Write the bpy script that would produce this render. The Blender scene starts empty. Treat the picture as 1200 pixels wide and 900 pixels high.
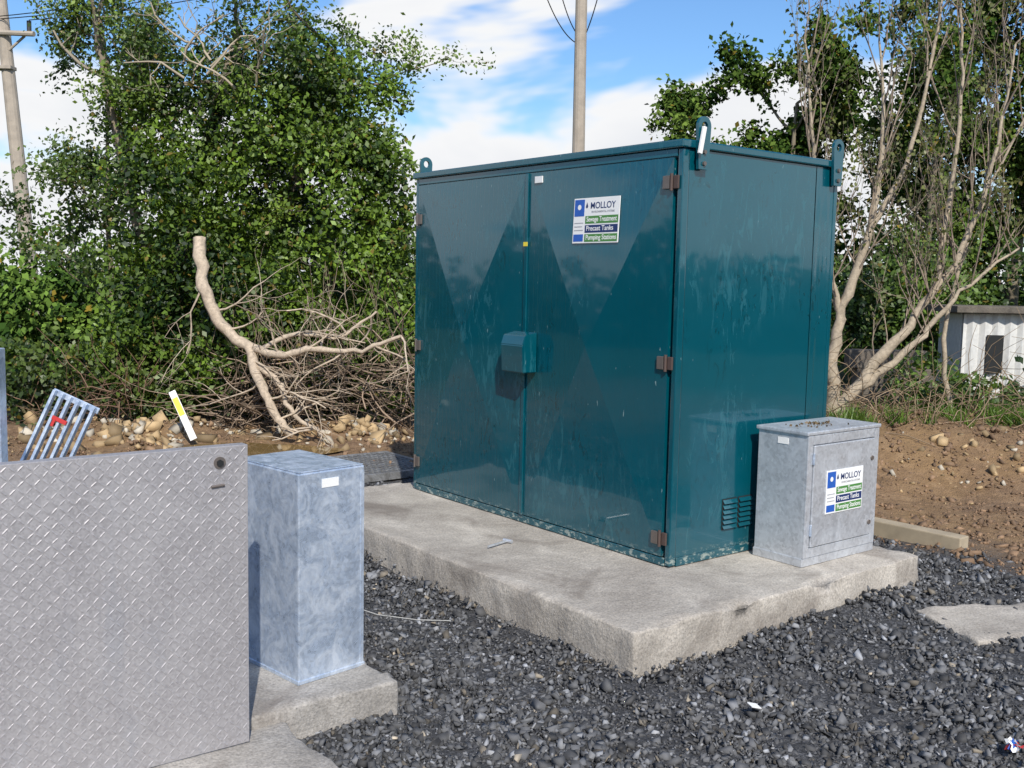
import bpy, bmesh, numpy as np, random
from math import *
from mathutils import Vector, Matrix, noise
rng=np.random.default_rng(7); random.seed(7)
scene=bpy.context.scene
COL=scene.collection
TH=0.6672
GZ=0.18
OX,OY=0.871,5.462
def UV(s,r):  # s along kiosk length (away-left), r along depth (away-right)
    return OX-s*sin(TH)+r*cos(TH), OY+s*cos(TH)+r*sin(TH)

# ---------------- materials ----------------
def new_mat(name):
    m=bpy.data.materials.new(name); m.use_nodes=True
    nt=m.node_tree; b=nt.nodes["Principled BSDF"]
    return m,nt,b
def N(nt,t,**k):
    n=nt.nodes.new(t)
    for a,v in k.items():
        if a in n.inputs.keys(): n.inputs[a].default_value=v
        else: setattr(n,a,v)
    return n
def L(nt,a,b): nt.links.new(a,b)
def ramp(nt,fac,stops):
    r=nt.nodes.new("ShaderNodeValToRGB"); e=r.color_ramp.elements
    while len(e)<len(stops): e.new(0.5)
    for i,(p,c) in enumerate(stops):
        e[i].position=p; e[i].color=(c[0],c[1],c[2],1) if not isinstance(c,(int,float)) else (c,c,c,1)
    L(nt,fac,r.inputs[0]); return r
def mul(nt,a,v):
    m=N(nt,"ShaderNodeMath",operation='MULTIPLY'); L(nt,a,m.inputs[0])
    if hasattr(v,'links'): L(nt,v,m.inputs[1])
    else: m.inputs[1].default_value=v
    return m.outputs[0]
def mix(nt,fac,a,b,mode='MIX'):
    m=nt.nodes.new("ShaderNodeMix"); m.data_type='RGBA'; m.blend_type=mode
    for sock,v in ((m.inputs[0],fac),(m.inputs[6],a),(m.inputs[7],b)):
        if hasattr(v,'links') : L(nt,v,sock)
        elif isinstance(v,(int,float)): sock.default_value=v
        else: sock.default_value=(v[0],v[1],v[2],1)
    return m.outputs[2]
def noise_n(nt,scale,detail=5,rough=.6,vec=None,dist=0):
    n=N(nt,"ShaderNodeTexNoise"); n.inputs["Scale"].default_value=scale;n.inputs["Detail"].default_value=min(detail,5);n.inputs["Roughness"].default_value=rough;n.inputs["Distortion"].default_value=dist
    if vec is not None: L(nt,vec,n.inputs["Vector"])
    return n.outputs[0]
def objco(nt,scale=None):
    t=N(nt,"ShaderNodeTexCoord"); 
    if scale is None: return t.outputs["Object"]
    m=N(nt,"ShaderNodeMapping"); m.inputs["Scale"].default_value=scale; L(nt,t.outputs["Object"],m.inputs[0]); return m.outputs[0]
def bump(nt,b,h,strength,dist,prev=None):
    n=N(nt,"ShaderNodeBump"); n.inputs["Strength"].default_value=strength; n.inputs["Distance"].default_value=dist
    L(nt,h,n.inputs["Height"]); 
    if prev is not None: L(nt,prev,n.inputs["Normal"])
    L(nt,n.outputs[0],b.inputs["Normal"]); return n.outputs[0]

def simple(name,col,rough=.6,metal=0,var=.25,scale=20):
    m,nt,b=new_mat(name); co=objco(nt)
    n=noise_n(nt,scale,4,.6,co)
    c=mix(nt,n,[x*(1-var) for x in col],[min(1,x*(1+var)) for x in col]); L(nt,c,b.inputs["Base Color"])
    b.inputs["Roughness"].default_value=rough;b.inputs["Metallic"].default_value=metal
    bump(nt,b,n,.15,.003)
    return m

def paint_mat(name,axis,ribs=True):
    m,nt,b=new_mat(name); co=objco(nt)
    big=noise_n(nt,1.6,4,.6,co)
    c=mix(nt,big,(.0,.052,.072),(.0005,.080,.112))
    # wiped hand smears: a lighter dusty film, and darker rubbed marks in it
    sm=noise_n(nt,1.0,5,.7,objco(nt,(11,11,3.2)),1.8)
    smr=ramp(nt,sm,[(.52,0.),(.62,1.)]); pat=ramp(nt,noise_n(nt,1.3,2,.5,co),[(.46,0.),(.60,1.)])
    film=mul(nt,smr.outputs[0],pat.outputs[0])
    c=mix(nt,mul(nt,film,.45),c,(.03,.15,.18))
    rub=ramp(nt,noise_n(nt,1.0,4,.6,objco(nt,(16,16,7)),2.5),[(.56,0.),(.62,1.)]); pat2=ramp(nt,noise_n(nt,1.7,2,.5,objco(nt,(1,1.3,.9))),[(.52,0.),(.60,1.)])
    c=mix(nt,mul(nt,mul(nt,rub.outputs[0],pat2.outputs[0]),.55),c,(.001,.026,.034))
    sc=noise_n(nt,1.0,3,.5,objco(nt,(60,60,14)))
    c=mix(nt,mul(nt,ramp(nt,sc,[(.735,0.),(.755,1.)]).outputs[0],.6),c,(.30,.42,.42))
    sx=N(nt,"ShaderNodeSeparateXYZ"); L(nt,co,sx.inputs[0])
    mr=N(nt,"ShaderNodeMapRange"); L(nt,sx.outputs[2],mr.inputs[0]); mr.inputs[1].default_value=.20; mr.inputs[2].default_value=.27; mr.inputs[3].default_value=1; mr.inputs[4].default_value=0
    ft=ramp(nt,noise_n(nt,1,5,.7,objco(nt,(20,20,40))),[(.52,0.),(.60,1.)])
    c=mix(nt,mul(nt,mul(nt,mr.outputs[0],ft.outputs[0]),.8),c,(.42,.46,.40))
    mr2=N(nt,"ShaderNodeMapRange"); L(nt,sx.outputs[2],mr2.inputs[0]); mr2.inputs[1].default_value=.18; mr2.inputs[2].default_value=.6; mr2.inputs[3].default_value=.12; mr2.inputs[4].default_value=0
    c=mix(nt,mul(nt,mr2.outputs[0],big),c,(.16,.17,.15))
    L(nt,c,b.inputs["Base Color"])
    rr=ramp(nt,film,[(0.,.20),(1.,.45)]); L(nt,rr.outputs[0],b.inputs["Roughness"])
    b.inputs["Specular IOR Level"].default_value=.5
    b.inputs["Coat Weight"].default_value=.9; b.inputs["Coat Roughness"].default_value=.04; b.inputs["Coat IOR"].default_value=1.52
    b.inputs["Specular Tint"].default_value=(.35,.8,1,1)
    wob=noise_n(nt,1.1,2,.4,co)
    pv=bump(nt,b,wob,.18,.02)
    if ribs:
        fr=N(nt,"ShaderNodeMath",operation='FRACT'); L(nt,mul(nt,sx.outputs[axis],1/.048),fr.inputs[0])
        rp=ramp(nt,fr.outputs[0],[(0.,0.),(.06,1.),(.94,1.),(1.,0.)])
        bump(nt,b,rp.outputs[0],.4,.0015,pv)
    return m
M_front=paint_mat("teal_paint_front",1); M_side=paint_mat("teal_paint_side",0,False); M_trim=paint_mat("teal_paint_trim",0,False)

def galv_mat(name,col,spangle=90,blot=.5,metal=.7,rg=(.30,.55),lt=(.80,.86,.93),stain=.2,msc=9.):
    m,nt,b=new_mat(name); co=objco(nt)
    v=N(nt,"ShaderNodeTexVoronoi"); v.inputs["Scale"].default_value=spangle; L(nt,co,v.inputs["Vector"])
    bw=N(nt,"ShaderNodeRGBToBW"); L(nt,v.outputs["Color"],bw.inputs[0])
    n=noise_n(nt,msc,5,.75,co,1.2)
    a=mix(nt,bw.outputs[0],[x*.80 for x in col],[min(1,x*1.18) for x in col])
    r=ramp(nt,n,[(.42,0.),(.62,1.)])
    c=mix(nt,mul(nt,r.outputs[0],blot),a,lt)
    st=ramp(nt,noise_n(nt,1,5,.7,objco(nt,(6,6,1.2)),.3),[(.54,0.),(.72,1.)])
    c=mix(nt,mul(nt,st.outputs[0],stain),c,(.24,.27,.32))
    L(nt,c,b.inputs["Base Color"]); b.inputs["Metallic"].default_value=metal
    rr=ramp(nt,n,[(.35,rg[0]),(.65,rg[1])]); L(nt,rr.outputs[0],b.inputs["Roughness"])
    bump(nt,b,noise_n(nt,2.5,3,.5,co),.12,.012)
    return m
M_galv=galv_mat("galvanised_steel",(.46,.55,.68),70,.65,.55,(.26,.48)); M_galv2=galv_mat("galvanised_sheet",(.53,.55,.58),60,.4,.5,(.32,.48),(.72,.76,.80),stain=.14,msc=5)
M_plate=galv_mat("tread_plate_steel",(.36,.345,.35),140,.25,.35,(.42,.55),(.45,.44,.44),.25,4)
M_grate=galv_mat("dull_galvanised",(.22,.22,.22),90,.2,.4)

def concrete_mat(name,dark=(.255,.228,.195),light=(.49,.45,.39)):
    m,nt,b=new_mat(name); co=objco(nt)
    n=noise_n(nt,2.2,5,.68,co,.4); c=ramp(nt,n,[(.3,dark),(.52,[(a+b2)/2 for a,b2 in zip(dark,light)]),(.68,light)]).outputs[0]
    f=noise_n(nt,90,4,.7,co); c=mix(nt,.6,c,ramp(nt,f,[(.3,.2),(.7,.8)]).outputs[0],'OVERLAY')
    st=ramp(nt,noise_n(nt,1.3,5,.6,co,1.),[(.54,0.),(.66,1.)])
    c=mix(nt,mul(nt,st.outputs[0],.55),c,(.13,.105,.085))
    v=N(nt,"ShaderNodeTexVoronoi"); v.inputs["Scale"].default_value=55; L(nt,co,v.inputs["Vector"])
    pit=ramp(nt,v.outputs["Distance"],[(.10,1.),(.22,0.)]); pm=ramp(nt,noise_n(nt,6,3,.6,co),[(.5,0.),(.62,1.)])
    c=mix(nt,mul(nt,mul(nt,pit.outputs[0],pm.outputs[0]),.6),c,(.12,.11,.10))
    L(nt,c,b.inputs["Base Color"]); b.inputs["Roughness"].default_value=.9
    p=bump(nt,b,f,.5,.004); bump(nt,b,noise_n(nt,14,5,.7,co),.6,.018,p)
    return m
M_conc=concrete_mat("weathered_concrete"); M_conc2=concrete_mat("grey_concrete",(.21,.195,.175),(.43,.405,.37))

def attr_mat(name,rough=.85,trans=0,bumpscale=0,bstr=.4):
    m,nt,b=new_mat(name); a=N(nt,"ShaderNodeAttribute"); a.attribute_name="Col"
    col=a.outputs[0]
    if bumpscale:
        co=objco(nt); n=noise_n(nt,bumpscale,3,.7,co)
        col=mix(nt,.6,col,ramp(nt,n,[(.3,.25),(.7,.75)]).outputs[0],'OVERLAY'); bump(nt,b,n,bstr,.005)
    L(nt,col,b.inputs["Base Color"]); b.inputs["Roughness"].default_value=rough
    if trans:
        b.inputs["Specular IOR Level"].default_value=.4
        t=N(nt,"ShaderNodeBsdfTranslucent"); L(nt,mix(nt,1.,col,(1.5,1.5,.6),'MULTIPLY'),t.inputs[0])
        ms=N(nt,"ShaderNodeMixShader"); ms.inputs[0].default_value=trans
        L(nt,b.outputs[0],ms.inputs[1]); L(nt,t.outputs[0],ms.inputs[2]); L(nt,ms.outputs[0],nt.nodes["Material Output"].inputs[0])
    return m
def diff_mat(name):
    m,nt,b=new_mat(name); a=N(nt,"ShaderNodeAttribute"); a.attribute_name="Col"; d=N(nt,"ShaderNodeBsdfDiffuse"); L(nt,a.outputs[0],d.inputs[0]); L(nt,d.outputs[0],nt.nodes["Material Output"].inputs[0]); nt.nodes.remove(b); return m
M_leaf=attr_mat("foliage",.45,.25); M_leaf2=diff_mat("foliage_far"); M_stone=attr_mat("stone",.8); M_twig=diff_mat("twig_bark"); M_bark=attr_mat("bark",.9,0,25,.8)

# ---------------- mesh helpers ----------------
def link(o,parent=None):
    COL.objects.link(o)
    if parent is not None: o.parent=parent
    return o
def empty(name,loc=(0,0,0),rz=0):
    e=bpy.data.objects.new(name,None); e.location=loc; e.rotation_euler=(0,0,rz); e.empty_display_size=.2; COL.objects.link(e); return e
def mesh_np(name,V,F,mats,col=None,parent=None,smooth=False):
    V=np.asarray(V,dtype=np.float32); F=np.asarray(F,dtype=np.int32)
    me=bpy.data.meshes.new(name); k=F.shape[1]
    me.vertices.add(len(V)); me.vertices.foreach_set("co",V.ravel())
    me.loops.add(F.size); me.loops.foreach_set("vertex_index",F.ravel())
    me.polygons.add(len(F)); me.polygons.foreach_set("loop_start",np.arange(0,F.size,k,dtype=np.int32))
    try: me.polygons.foreach_set("loop_total",np.full(len(F),k,dtype=np.int32))
    except Exception: pass
    me.update(calc_edges=True); me.validate()
    if col is not None:
        a=me.color_attributes.new("Col",'FLOAT_COLOR','POINT')
        c=np.ones((len(V),4),dtype=np.float32); c[:,:3]=col; a.data.foreach_set("color",c.ravel())
    for m in mats: me.materials.append(m)
    if smooth: me.polygons.foreach_set("use_smooth",np.ones(len(F),dtype=bool))
    return link(bpy.data.objects.new(name,me),parent)
def bm_obj(name,bm,mat,parent=None,smooth=False):
    me=bpy.data.meshes.new(name); bm.to_mesh(me); bm.free(); me.materials.append(mat)
    if smooth:
        for p in me.polygons: p.use_smooth=True
    return link(bpy.data.objects.new(name,me),parent)
def box(name,lo,hi,mat,parent=None,bev=.004,seg=2):
    bm=bmesh.new(); bmesh.ops.create_cube(bm,size=1)
    for v in bm.verts:
        v.co=Vector([lo[i]+(v.co[i]+.5)*(hi[i]-lo[i]) for i in range(3)])
    if bev: bmesh.ops.bevel(bm,geom=bm.edges[:],offset=bev,segments=seg,affect='EDGES',profile=.6)
    return bm_obj(name,bm,mat,parent)
def add_box(bm,lo,hi):
    r=bmesh.ops.create_cube(bm,size=1)
    for v in r["verts"]: v.co=Vector([lo[i]+(v.co[i]+.5)*(hi[i]-lo[i]) for i in range(3)])
    return r["verts"]
def cyl(name,p0,p1,r,mat,parent=None,seg=16,r2=None):
    p0=Vector(p0);p1=Vector(p1);d=p1-p0
    bm=bmesh.new(); bmesh.ops.create_cone(bm,cap_ends=True,segments=seg,radius1=r,radius2=r if r2 is None else r2,depth=d.length)
    bmesh.ops.transform(bm,matrix=Matrix.Translation((p0+p1)/2)@d.to_track_quat('Z','Y').to_matrix().to_4x4(),verts=bm.verts)
    return bm_obj(name,bm,mat,parent)
class Tubes:
    def __init__(s): s.V=[];s.F=[];s.C=[];s.n=0
    def add(s,P,R,col,k=5):
        P=np.asarray(P,float);R=np.asarray(R,float); n=len(P)
        T=np.gradient(P,axis=0); T/=np.linalg.norm(T,axis=1)[:,None]+1e-9
        a=np.cross(T,[.31,.17,.93]); a/=np.linalg.norm(a,axis=1)[:,None]+1e-9; b=np.cross(T,a)
        ang=np.arange(k)*2*pi/k
        V=P[:,None,:]+R[:,None,None]*(np.cos(ang)[None,:,None]*a[:,None,:]+np.sin(ang)[None,:,None]*b[:,None,:])
        idx=np.arange(n*k).reshape(n,k); q=[idx[:-1],np.roll(idx[:-1],-1,1),np.roll(idx[1:],-1,1),idx[1:]]
        s.V.append(V.reshape(-1,3)); s.F.append(np.stack(q,-1).reshape(-1,4)+s.n); s.C.append(np.tile(np.asarray(col,float),(n*k,1))); s.n+=n*k
    def build(s,name,mat,parent=None):
        return mesh_np(name,np.concatenate(s.V),np.concatenate(s.F),[mat],np.concatenate(s.C),parent,True)
def unit(n):
    d=rng.normal(size=(n,3)); return d/np.linalg.norm(d,axis=1)[:,None]
def sinnoise(P,f=1.0,seed=0):
    r=np.random.default_rng(100+seed); s=np.zeros(len(P))
    for i in range(6):
        k=r.normal(size=3)*f*(1.2+i*.5); s+=np.sin(P@k+r.uniform(0,6.28))/(1+i*.35)
    return s/2.6
def leaf_mesh(name,P,size,cdark,clight,parent=None,seed=0,droop=.3,aspect=.62,mat=None):
    n=len(P); nrm=unit(n); nrm[:,2]=np.abs(nrm[:,2])*.8+.1; nrm[:,1]-=.45; nrm/=np.linalg.norm(nrm,axis=1)[:,None]
    t=unit(n); t[:,2]-=droop; t-=nrm*(t*nrm).sum(1)[:,None]; t/=np.linalg.norm(t,axis=1)[:,None]; s=np.cross(nrm,t)
    sz=(size*rng.uniform(.55,1.35,n))[:,None]
    V=np.stack([P-t*sz*.5, P+s*sz*aspect*.5+nrm*sz*.08, P+t*sz*.5, P-s*sz*aspect*.5+nrm*sz*.08],1).reshape(-1,3)
    F=np.arange(4*n).reshape(n,4)
    f=np.clip(.42+.48*sinnoise(P,1.6,seed)+rng.normal(0,.22,n),0,1)[:,None]
    C=np.asarray(cdark)*(1-f)+np.asarray(clight)*f
    C*=rng.uniform(.7,1.3,(n,1))
    yel=rng.random(n)<.03; C[yel]=np.array([.22,.17,.03])*rng.uniform(.5,1.1,(yel.sum(),1))
    return mesh_np(name,V,F,[mat or M_leaf],np.repeat(C,4,axis=0),parent)
def clump_pts(cl,n,gap=-.35,f=2.2,seed=1,shell=.45):
    cl=np.asarray(cl,float); w=cl[:,3]*cl[:,5]; w=w*(cl[:,6] if cl.shape[1]>6 else 1); w/=w.sum()
    idx=rng.choice(len(cl),n,p=w); d=unit(n)*(rng.random(n)**shell)[:,None]
    d*=(1+.25*sinnoise(d*3+idx[:,None],1.,seed+9))[:,None]
    P=cl[idx,:3]+d*cl[idx,3:6]
    k=sinnoise(P,f,seed)>gap
    return P[k]

# ---------------- ground ----------------
PX,PY=-2.5,10.12; PRX,PRY=.78,.46
def inpud(x,y,k=1.): return (((x-PX)/(PRX*k))**2+((y-PY)/(PRY*k))**2)<1
def bank(x,y):
    t=np.clip((y-8.1-.12*np.sin(x*2.3))/1.5,0,1); t=t*t*(3-2*t)
    rgt=np.clip((x-1.6)/1.6,0,1)
    far=np.clip((y-11.2)/3,0,1)
    return t*rgt*.42+far*(1-rgt)*.25
def hgt(x,y):
    x=np.asarray(x,float);y=np.asarray(y,float)
    s=.012*np.sin(x*3.1+y*1.7)+.010*np.sin(x*5.3-y*4.1+1)+.008*np.sin(x*9.7+2+y*7.9)+.02*np.sin(x*1.1+2)*np.sin(y*.9)
    far=np.clip((np.abs(x)+np.abs(y-6)-30)/60,0,1)
    rough=np.clip((y-8)/2,0,1)*(.03*np.sin(x*4.4+y*6.1)+.02*np.sin(x*11+y*3)+.02*np.sin(y*9.1-x*6))
    ridge=.16*np.exp(-((y-11.0-.1*np.sin(x*2))/.3)**2)*np.clip(-(x+.6)/.8,0,1)*(.7+.4*np.sin(x*2.7))
    pud=np.exp(-(((x-PX)/1.0)**2+((y-PY)/.62)**2)**2)
    return ((s+rough+ridge)*(1-far))*(1-pud)-.01-.02*pud+bank(x,y)
t=np.linspace(-1,1,341); g=np.sinh(t*5.2)/np.sinh(5.2)*600
X,Y=np.meshgrid(g,g+7.0); Z=hgt(X,Y)
n=len(t); V=np.stack([X,Y,Z],-1).reshape(-1,3)
i=np.arange(n*n).reshape(n,n); F=np.stack([i[:-1,:-1],i[:-1,1:],i[1:,1:],i[1:,:-1]],-1).reshape(-1,4)
m,nt,b=new_mat("ground_surface"); co=objco(nt)
sx=N(nt,"ShaderNodeSeparateXYZ"); L(nt,co,sx.inputs[0])
def lin(a,bx,c):
    m2=N(nt,"ShaderNodeMath",operation='MULTIPLY_ADD'); L(nt,sx.outputs[1],m2.inputs[0]); m2.inputs[1].default_value=bx; L(nt,mul(nt,sx.outputs[0],a),m2.inputs[2])
    m3=N(nt,"ShaderNodeMath",operation='ADD'); L(nt,m2.outputs[0],m3.inputs[0]); m3.inputs[1].default_value=c; return m3.outputs[0]
uu=lin(-sin(TH),cos(TH),OX*sin(TH)-OY*cos(TH)-3.9)
vv=lin(cos(TH),sin(TH),-OX*cos(TH)-OY*sin(TH)-2.15)
mx=N(nt,"ShaderNodeMath",operation='MAXIMUM'); L(nt,uu,mx.inputs[0]); L(nt,vv,mx.inputs[1])
nz=noise_n(nt,2.2,5,.7,co)
ad=N(nt,"ShaderNodeMath",operation='MULTIPLY_ADD'); L(nt,nz,ad.inputs[0]); ad.inputs[1].default_value=1.6; L(nt,mx.outputs[0],ad.inputs[2])
sb=N(nt,"ShaderNodeMath",operation='SUBTRACT'); L(nt,ad.outputs[0],sb.inputs[0]); sb.inputs[1].default_value=.72
fac=ramp(nt,sb.outputs[0],[(0,0.),(1,1.)])
v=N(nt,"ShaderNodeTexVoronoi"); v.inputs["Scale"].default_value=90; L(nt,co,v.inputs["Vector"])
bw=N(nt,"ShaderNodeRGBToBW"); L(nt,v.outputs["Color"],bw.inputs[0])
grav=ramp(nt,bw.outputs[0],[(.1,(.02,.021,.023)),(.6,(.055,.056,.060)),(.9,(.12,.12,.125))]).outputs[0]
sn=noise_n(nt,6,5,.75,co); soil=ramp(nt,sn,[(.3,(.10,.06,.034)),(.5,(.20,.125,.072)),(.7,(.33,.22,.13))]).outputs[0]
bigr=ramp(nt,noise_n(nt,.7,4,.6,co),[(.4,0.),(.65,1.)]); soil=mix(nt,bigr.outputs[0],soil,mix(nt,.6,soil,(.34,.21,.085)))
fy=N(nt,"ShaderNodeVectorMath",operation='LENGTH'); L(nt,co,fy.inputs[0])
fr=N(nt,"ShaderNodeMapRange"); L(nt,fy.outputs["Value"],fr.inputs[0]); fr.inputs[1].default_value=12.2;fr.inputs[2].default_value=14.5
grass=ramp(nt,noise_n(nt,1.5,5,.7,co),[(.3,(.03,.05,.015)),(.7,(.08,.11,.035))]).outputs[0]
soil=mix(nt,fr.outputs[0],soil,grass)
L(nt,mix(nt,fac.outputs[0],grav,soil),b.inputs["Base Color"]); b.inputs["Roughness"].default_value=.95
p=bump(nt,b,v.outputs["Distance"],.5,.012); bump(nt,b,noise_n(nt,18,5,.75,co),.8,.04,p)
mesh_np("ground",V,F,[m],None,None,True)

# ---------------- gravel stones ----------------
def stones(name,P,size,C,flat=.7,mat=M_stone,jit=.85,out=.35,aniso=(.4,1.4)):
    n=len(P); base=np.array([[x,y,z] for x in(-1,1) for y in (-1,1) for z in (-1,1)],float)
    V=base[None]*(1+rng.uniform(-jit,out,(n,8,3))); V*=rng.uniform(aniso[0],aniso[1],(n,1,3)); V[:,:,2]*=flat
    ax=unit(n); an=rng.uniform(0,2*pi,n)*.99
    K=np.zeros((n,3,3)); K[:,0,1]=-ax[:,2];K[:,0,2]=ax[:,1];K[:,1,0]=ax[:,2];K[:,1,2]=-ax[:,0];K[:,2,0]=-ax[:,1];K[:,2,1]=ax[:,0]
    R=np.eye(3)[None]+np.sin(an)[:,None,None]*K+(1-np.cos(an))[:,None,None]*(K@K)
    V=np.einsum('nij,nkj->nki',R,V)*size[:,None,None]+P[:,None,:]
    f=np.array([[0,1,3],[0,3,2],[4,6,7],[4,7,5],[0,4,5],[0,5,1],[2,3,7],[2,7,6],[0,2,6],[0,6,4],[1,5,7],[1,7,3]])
    F=(f[None]+8*np.arange(n)[:,None,None]).reshape(-1,3)
    return mesh_np(name,V.reshape(-1,3),F,[mat],np.repeat(C,8,axis=0))
def touv(x,y):
    dx=x-OX;dy=y-OY; return -sin(TH)*dx+cos(TH)*dy, cos(TH)*dx+sin(TH)*dy
def gsample(n,ymin,ymax,pw):
    y=(rng.random(n)*(ymax**pw-ymin**pw)+ymin**pw)**(1/pw); x=rng.uniform(-1,1,n)*(.62*y+.9); return x,y
x,y=gsample(210000,2.6,9.6,.3)
s,r=touv(x,y)
edge=.35*np.sin(x*3+y)+.2*np.sin(x*7.1-y*5)+rng.normal(0,.22,len(x))
keep=(s<3.9+edge*.6)&(r<2.1+edge*.6)&~((s>-.61)&(s<2.8)&(r>-.865)&(r<1.42))
sp,rp=touv(np.array([-.43]),np.array([3.97]))
keep&=~((s>sp[0]+.03)&(r<rp[0]-.03)&(r>rp[0]-3)&(s<sp[0]+.8))
keep&=~((x<-.75)&(y<4.6)&(s>-1.2)&(r<-2.4))
pn=sinnoise(np.stack([x,y,x*0],-1),1.5,21)
keep&=rng.random(len(x))<np.clip(.85+.45*pn,.4,1)
x=x[keep];y=y[keep];pn=pn[keep];s=s[keep];r=r[keep]; n=len(x)
sz=np.clip(rng.lognormal(log(.0076),.50,n)*(1+.2*pn),.003,.022)
ds_=np.maximum(np.maximum(-.636-s,s-2.8),np.maximum(-.89-r,r-1.44)); pile=.045*np.exp(-np.clip(ds_,0,9)/.12)*np.clip(.6+sinnoise(np.stack([x,y,x*0],-1),2.2,33),0,1.4)
z=hgt(x,y)+sz*rng.uniform(-.2,.8,n)+pile*rng.random(n)
tone=np.clip(rng.lognormal(log(.080),.6,n),.02,.40)[:,None]; C=tone*np.array([.97,1.,1.055]); tan=rng.random(n)<.05; C[tan]*=np.array([1.5,1.25,.9])
C=C*.9+np.array([.016,.015,.014])*np.clip(1-pn,.2,2)[:,None]
stones("gravel",np.stack([x,y,z],-1),sz,C)
x,y=gsample(45000,5.2,13,1.0); s,r=touv(x,y); k=((s>3.9)|(r>2.15))&~inpud(x,y); x=x[k];y=y[k]; n=len(x)
sz=np.clip(rng.lognormal(log(.007),.6,n),.003,.035); f=rng.uniform(.6,1.5,(n,1)); C=np.array([.19,.12,.07])*f
stones("soil_clods",np.stack([x,y,hgt(x,y)+sz*.1],-1),sz,C,.7,M_stone,.5,.2)
hp=[(-3.75,10.6,.3,.16,140),(-3.0,11.0,.5,.12,50),(-1.6,10.75,.25,.16,90),(-1.4,10.7,.3,.18,50),(-4.6,10.8,.6,.2,90),(-5.6,10.7,.5,.25,70),(-3.9,9.9,1.2,.5,80),(4.2,8.9,1.0,.4,130),(5.4,9.2,1.0,.4,70)]
xs=[];ys=[];ss=[]
for hx,hy,rx,ry,nn in hp:
    xs.append(hx+rng.normal(0,rx,nn)); ys.append(hy+rng.normal(0,ry,nn)); a=rng.lognormal(log(.022),.65,nn); ss.append(np.clip(a*(.75 if hx>0 else 1),.008,.085))
x=np.concatenate(xs);y=np.concatenate(ys);sz=np.concatenate(ss);n=len(x)
C=np.array([.42,.30,.16])*rng.uniform(.4,1.2,(n,1)); w_=rng.random(n)<.3; C[w_]=np.array([.5,.45,.36])*rng.uniform(.6,1.1,(w_.sum(),1))
s,r=touv(x,y); k=~inpud(x,y,1.15)&~((np.abs(x+1.25)<.75)&(y<9.95))
stones("limestone_rubble",np.stack([x,y,hgt(x,y)+sz*.3],-1)[k],sz[k],C[k],.75,M_stone,.45,.2,(.55,1.3))

# ---------------- concrete slabs ----------------
def concrete(name,lo,hi,mat,loc,rz,res=.07,amp=.012):
    bm=bmesh.new(); nx=max(2,int((hi[0]-lo[0])/res)); ny=max(2,int((hi[1]-lo[1])/res)); nz=4
    def grid(o,a,bb,na,nb):
        vs=[[bm.verts.new(Vector(o)+Vector(a)*(i/na)+Vector(bb)*(j/nb)) for j in range(nb+1)] for i in range(na+1)]
        for i in range(na):
            for j in range(nb): bm.faces.new((vs[i][j],vs[i+1][j],vs[i+1][j+1],vs[i][j+1]))
    dx,dy,dz=[hi[i]-lo[i] for i in range(3)]
    grid((lo[0],lo[1],hi[2]),(dx,0,0),(0,dy,0),nx,ny)
    grid((lo[0],lo[1],lo[2]),(dx,0,0),(0,0,dz),nx,nz); grid((lo[0],hi[1],lo[2]),(0,0,dz),(dx,0,0),nz,nx)
    grid((lo[0],lo[1],lo[2]),(0,0,dz),(0,dy,0),nz,ny); grid((hi[0],lo[1],lo[2]),(0,dy,0),(0,0,dz),ny,nz)
    bmesh.ops.remove_doubles(bm,verts=bm.verts,dist=.001)
    sharp=[e for e in bm.edges if len(e.link_faces)==2 and e.calc_face_angle()>.5]
    bmesh.ops.bevel(bm,geom=sharp,offset=.011,segments=2,affect='EDGES',profile=.5)
    bm.normal_update()
    for v in bm.verts:
        c=v.co; e=min(c.x-lo[0],hi[0]-c.x,c.y-lo[1],hi[1]-c.y)
        nn=noise.noise(c*7)*.5+noise.noise(c*18)*.5+noise.noise(c*2)*.6
        ch=max(0,noise.noise(c*3.1+Vector((5,3,1)))-.15)*.09 if (e<.03 and c.z>hi[2]-.03) else 0
        if e<.05: v.co=c+v.normal*(nn*amp*1.5-ch*.6)-Vector((0,0,ch*.4))
        else: v.co=c+Vector((0,0,nn*amp*.22))
    o=bm_obj(name,bm,mat,None,True); o.location=loc; o.rotation_euler=(0,0,rz); 
    return o
concrete("concrete_slab",(-.89,-.636,-.12),(1.44,2.8,.18),M_conc,(OX,OY,0),TH,.045)
concrete("concrete_plinth",(-1.3,0,-.12),(0,.95,.12),M_conc2,(-.43,3.97,0),TH-.03,.04,.022)
concrete("concrete_chamber_surround",(-1.9,-1.4,-.14),(0,.56,.075),M_conc2,(-.59,3.374,0),TH,.05,.018)
concrete("concrete_block",(0,0,-.1),(.75,.5,.035),M_conc,(2.28,4.82,0),.25,.04,.014)

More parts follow.
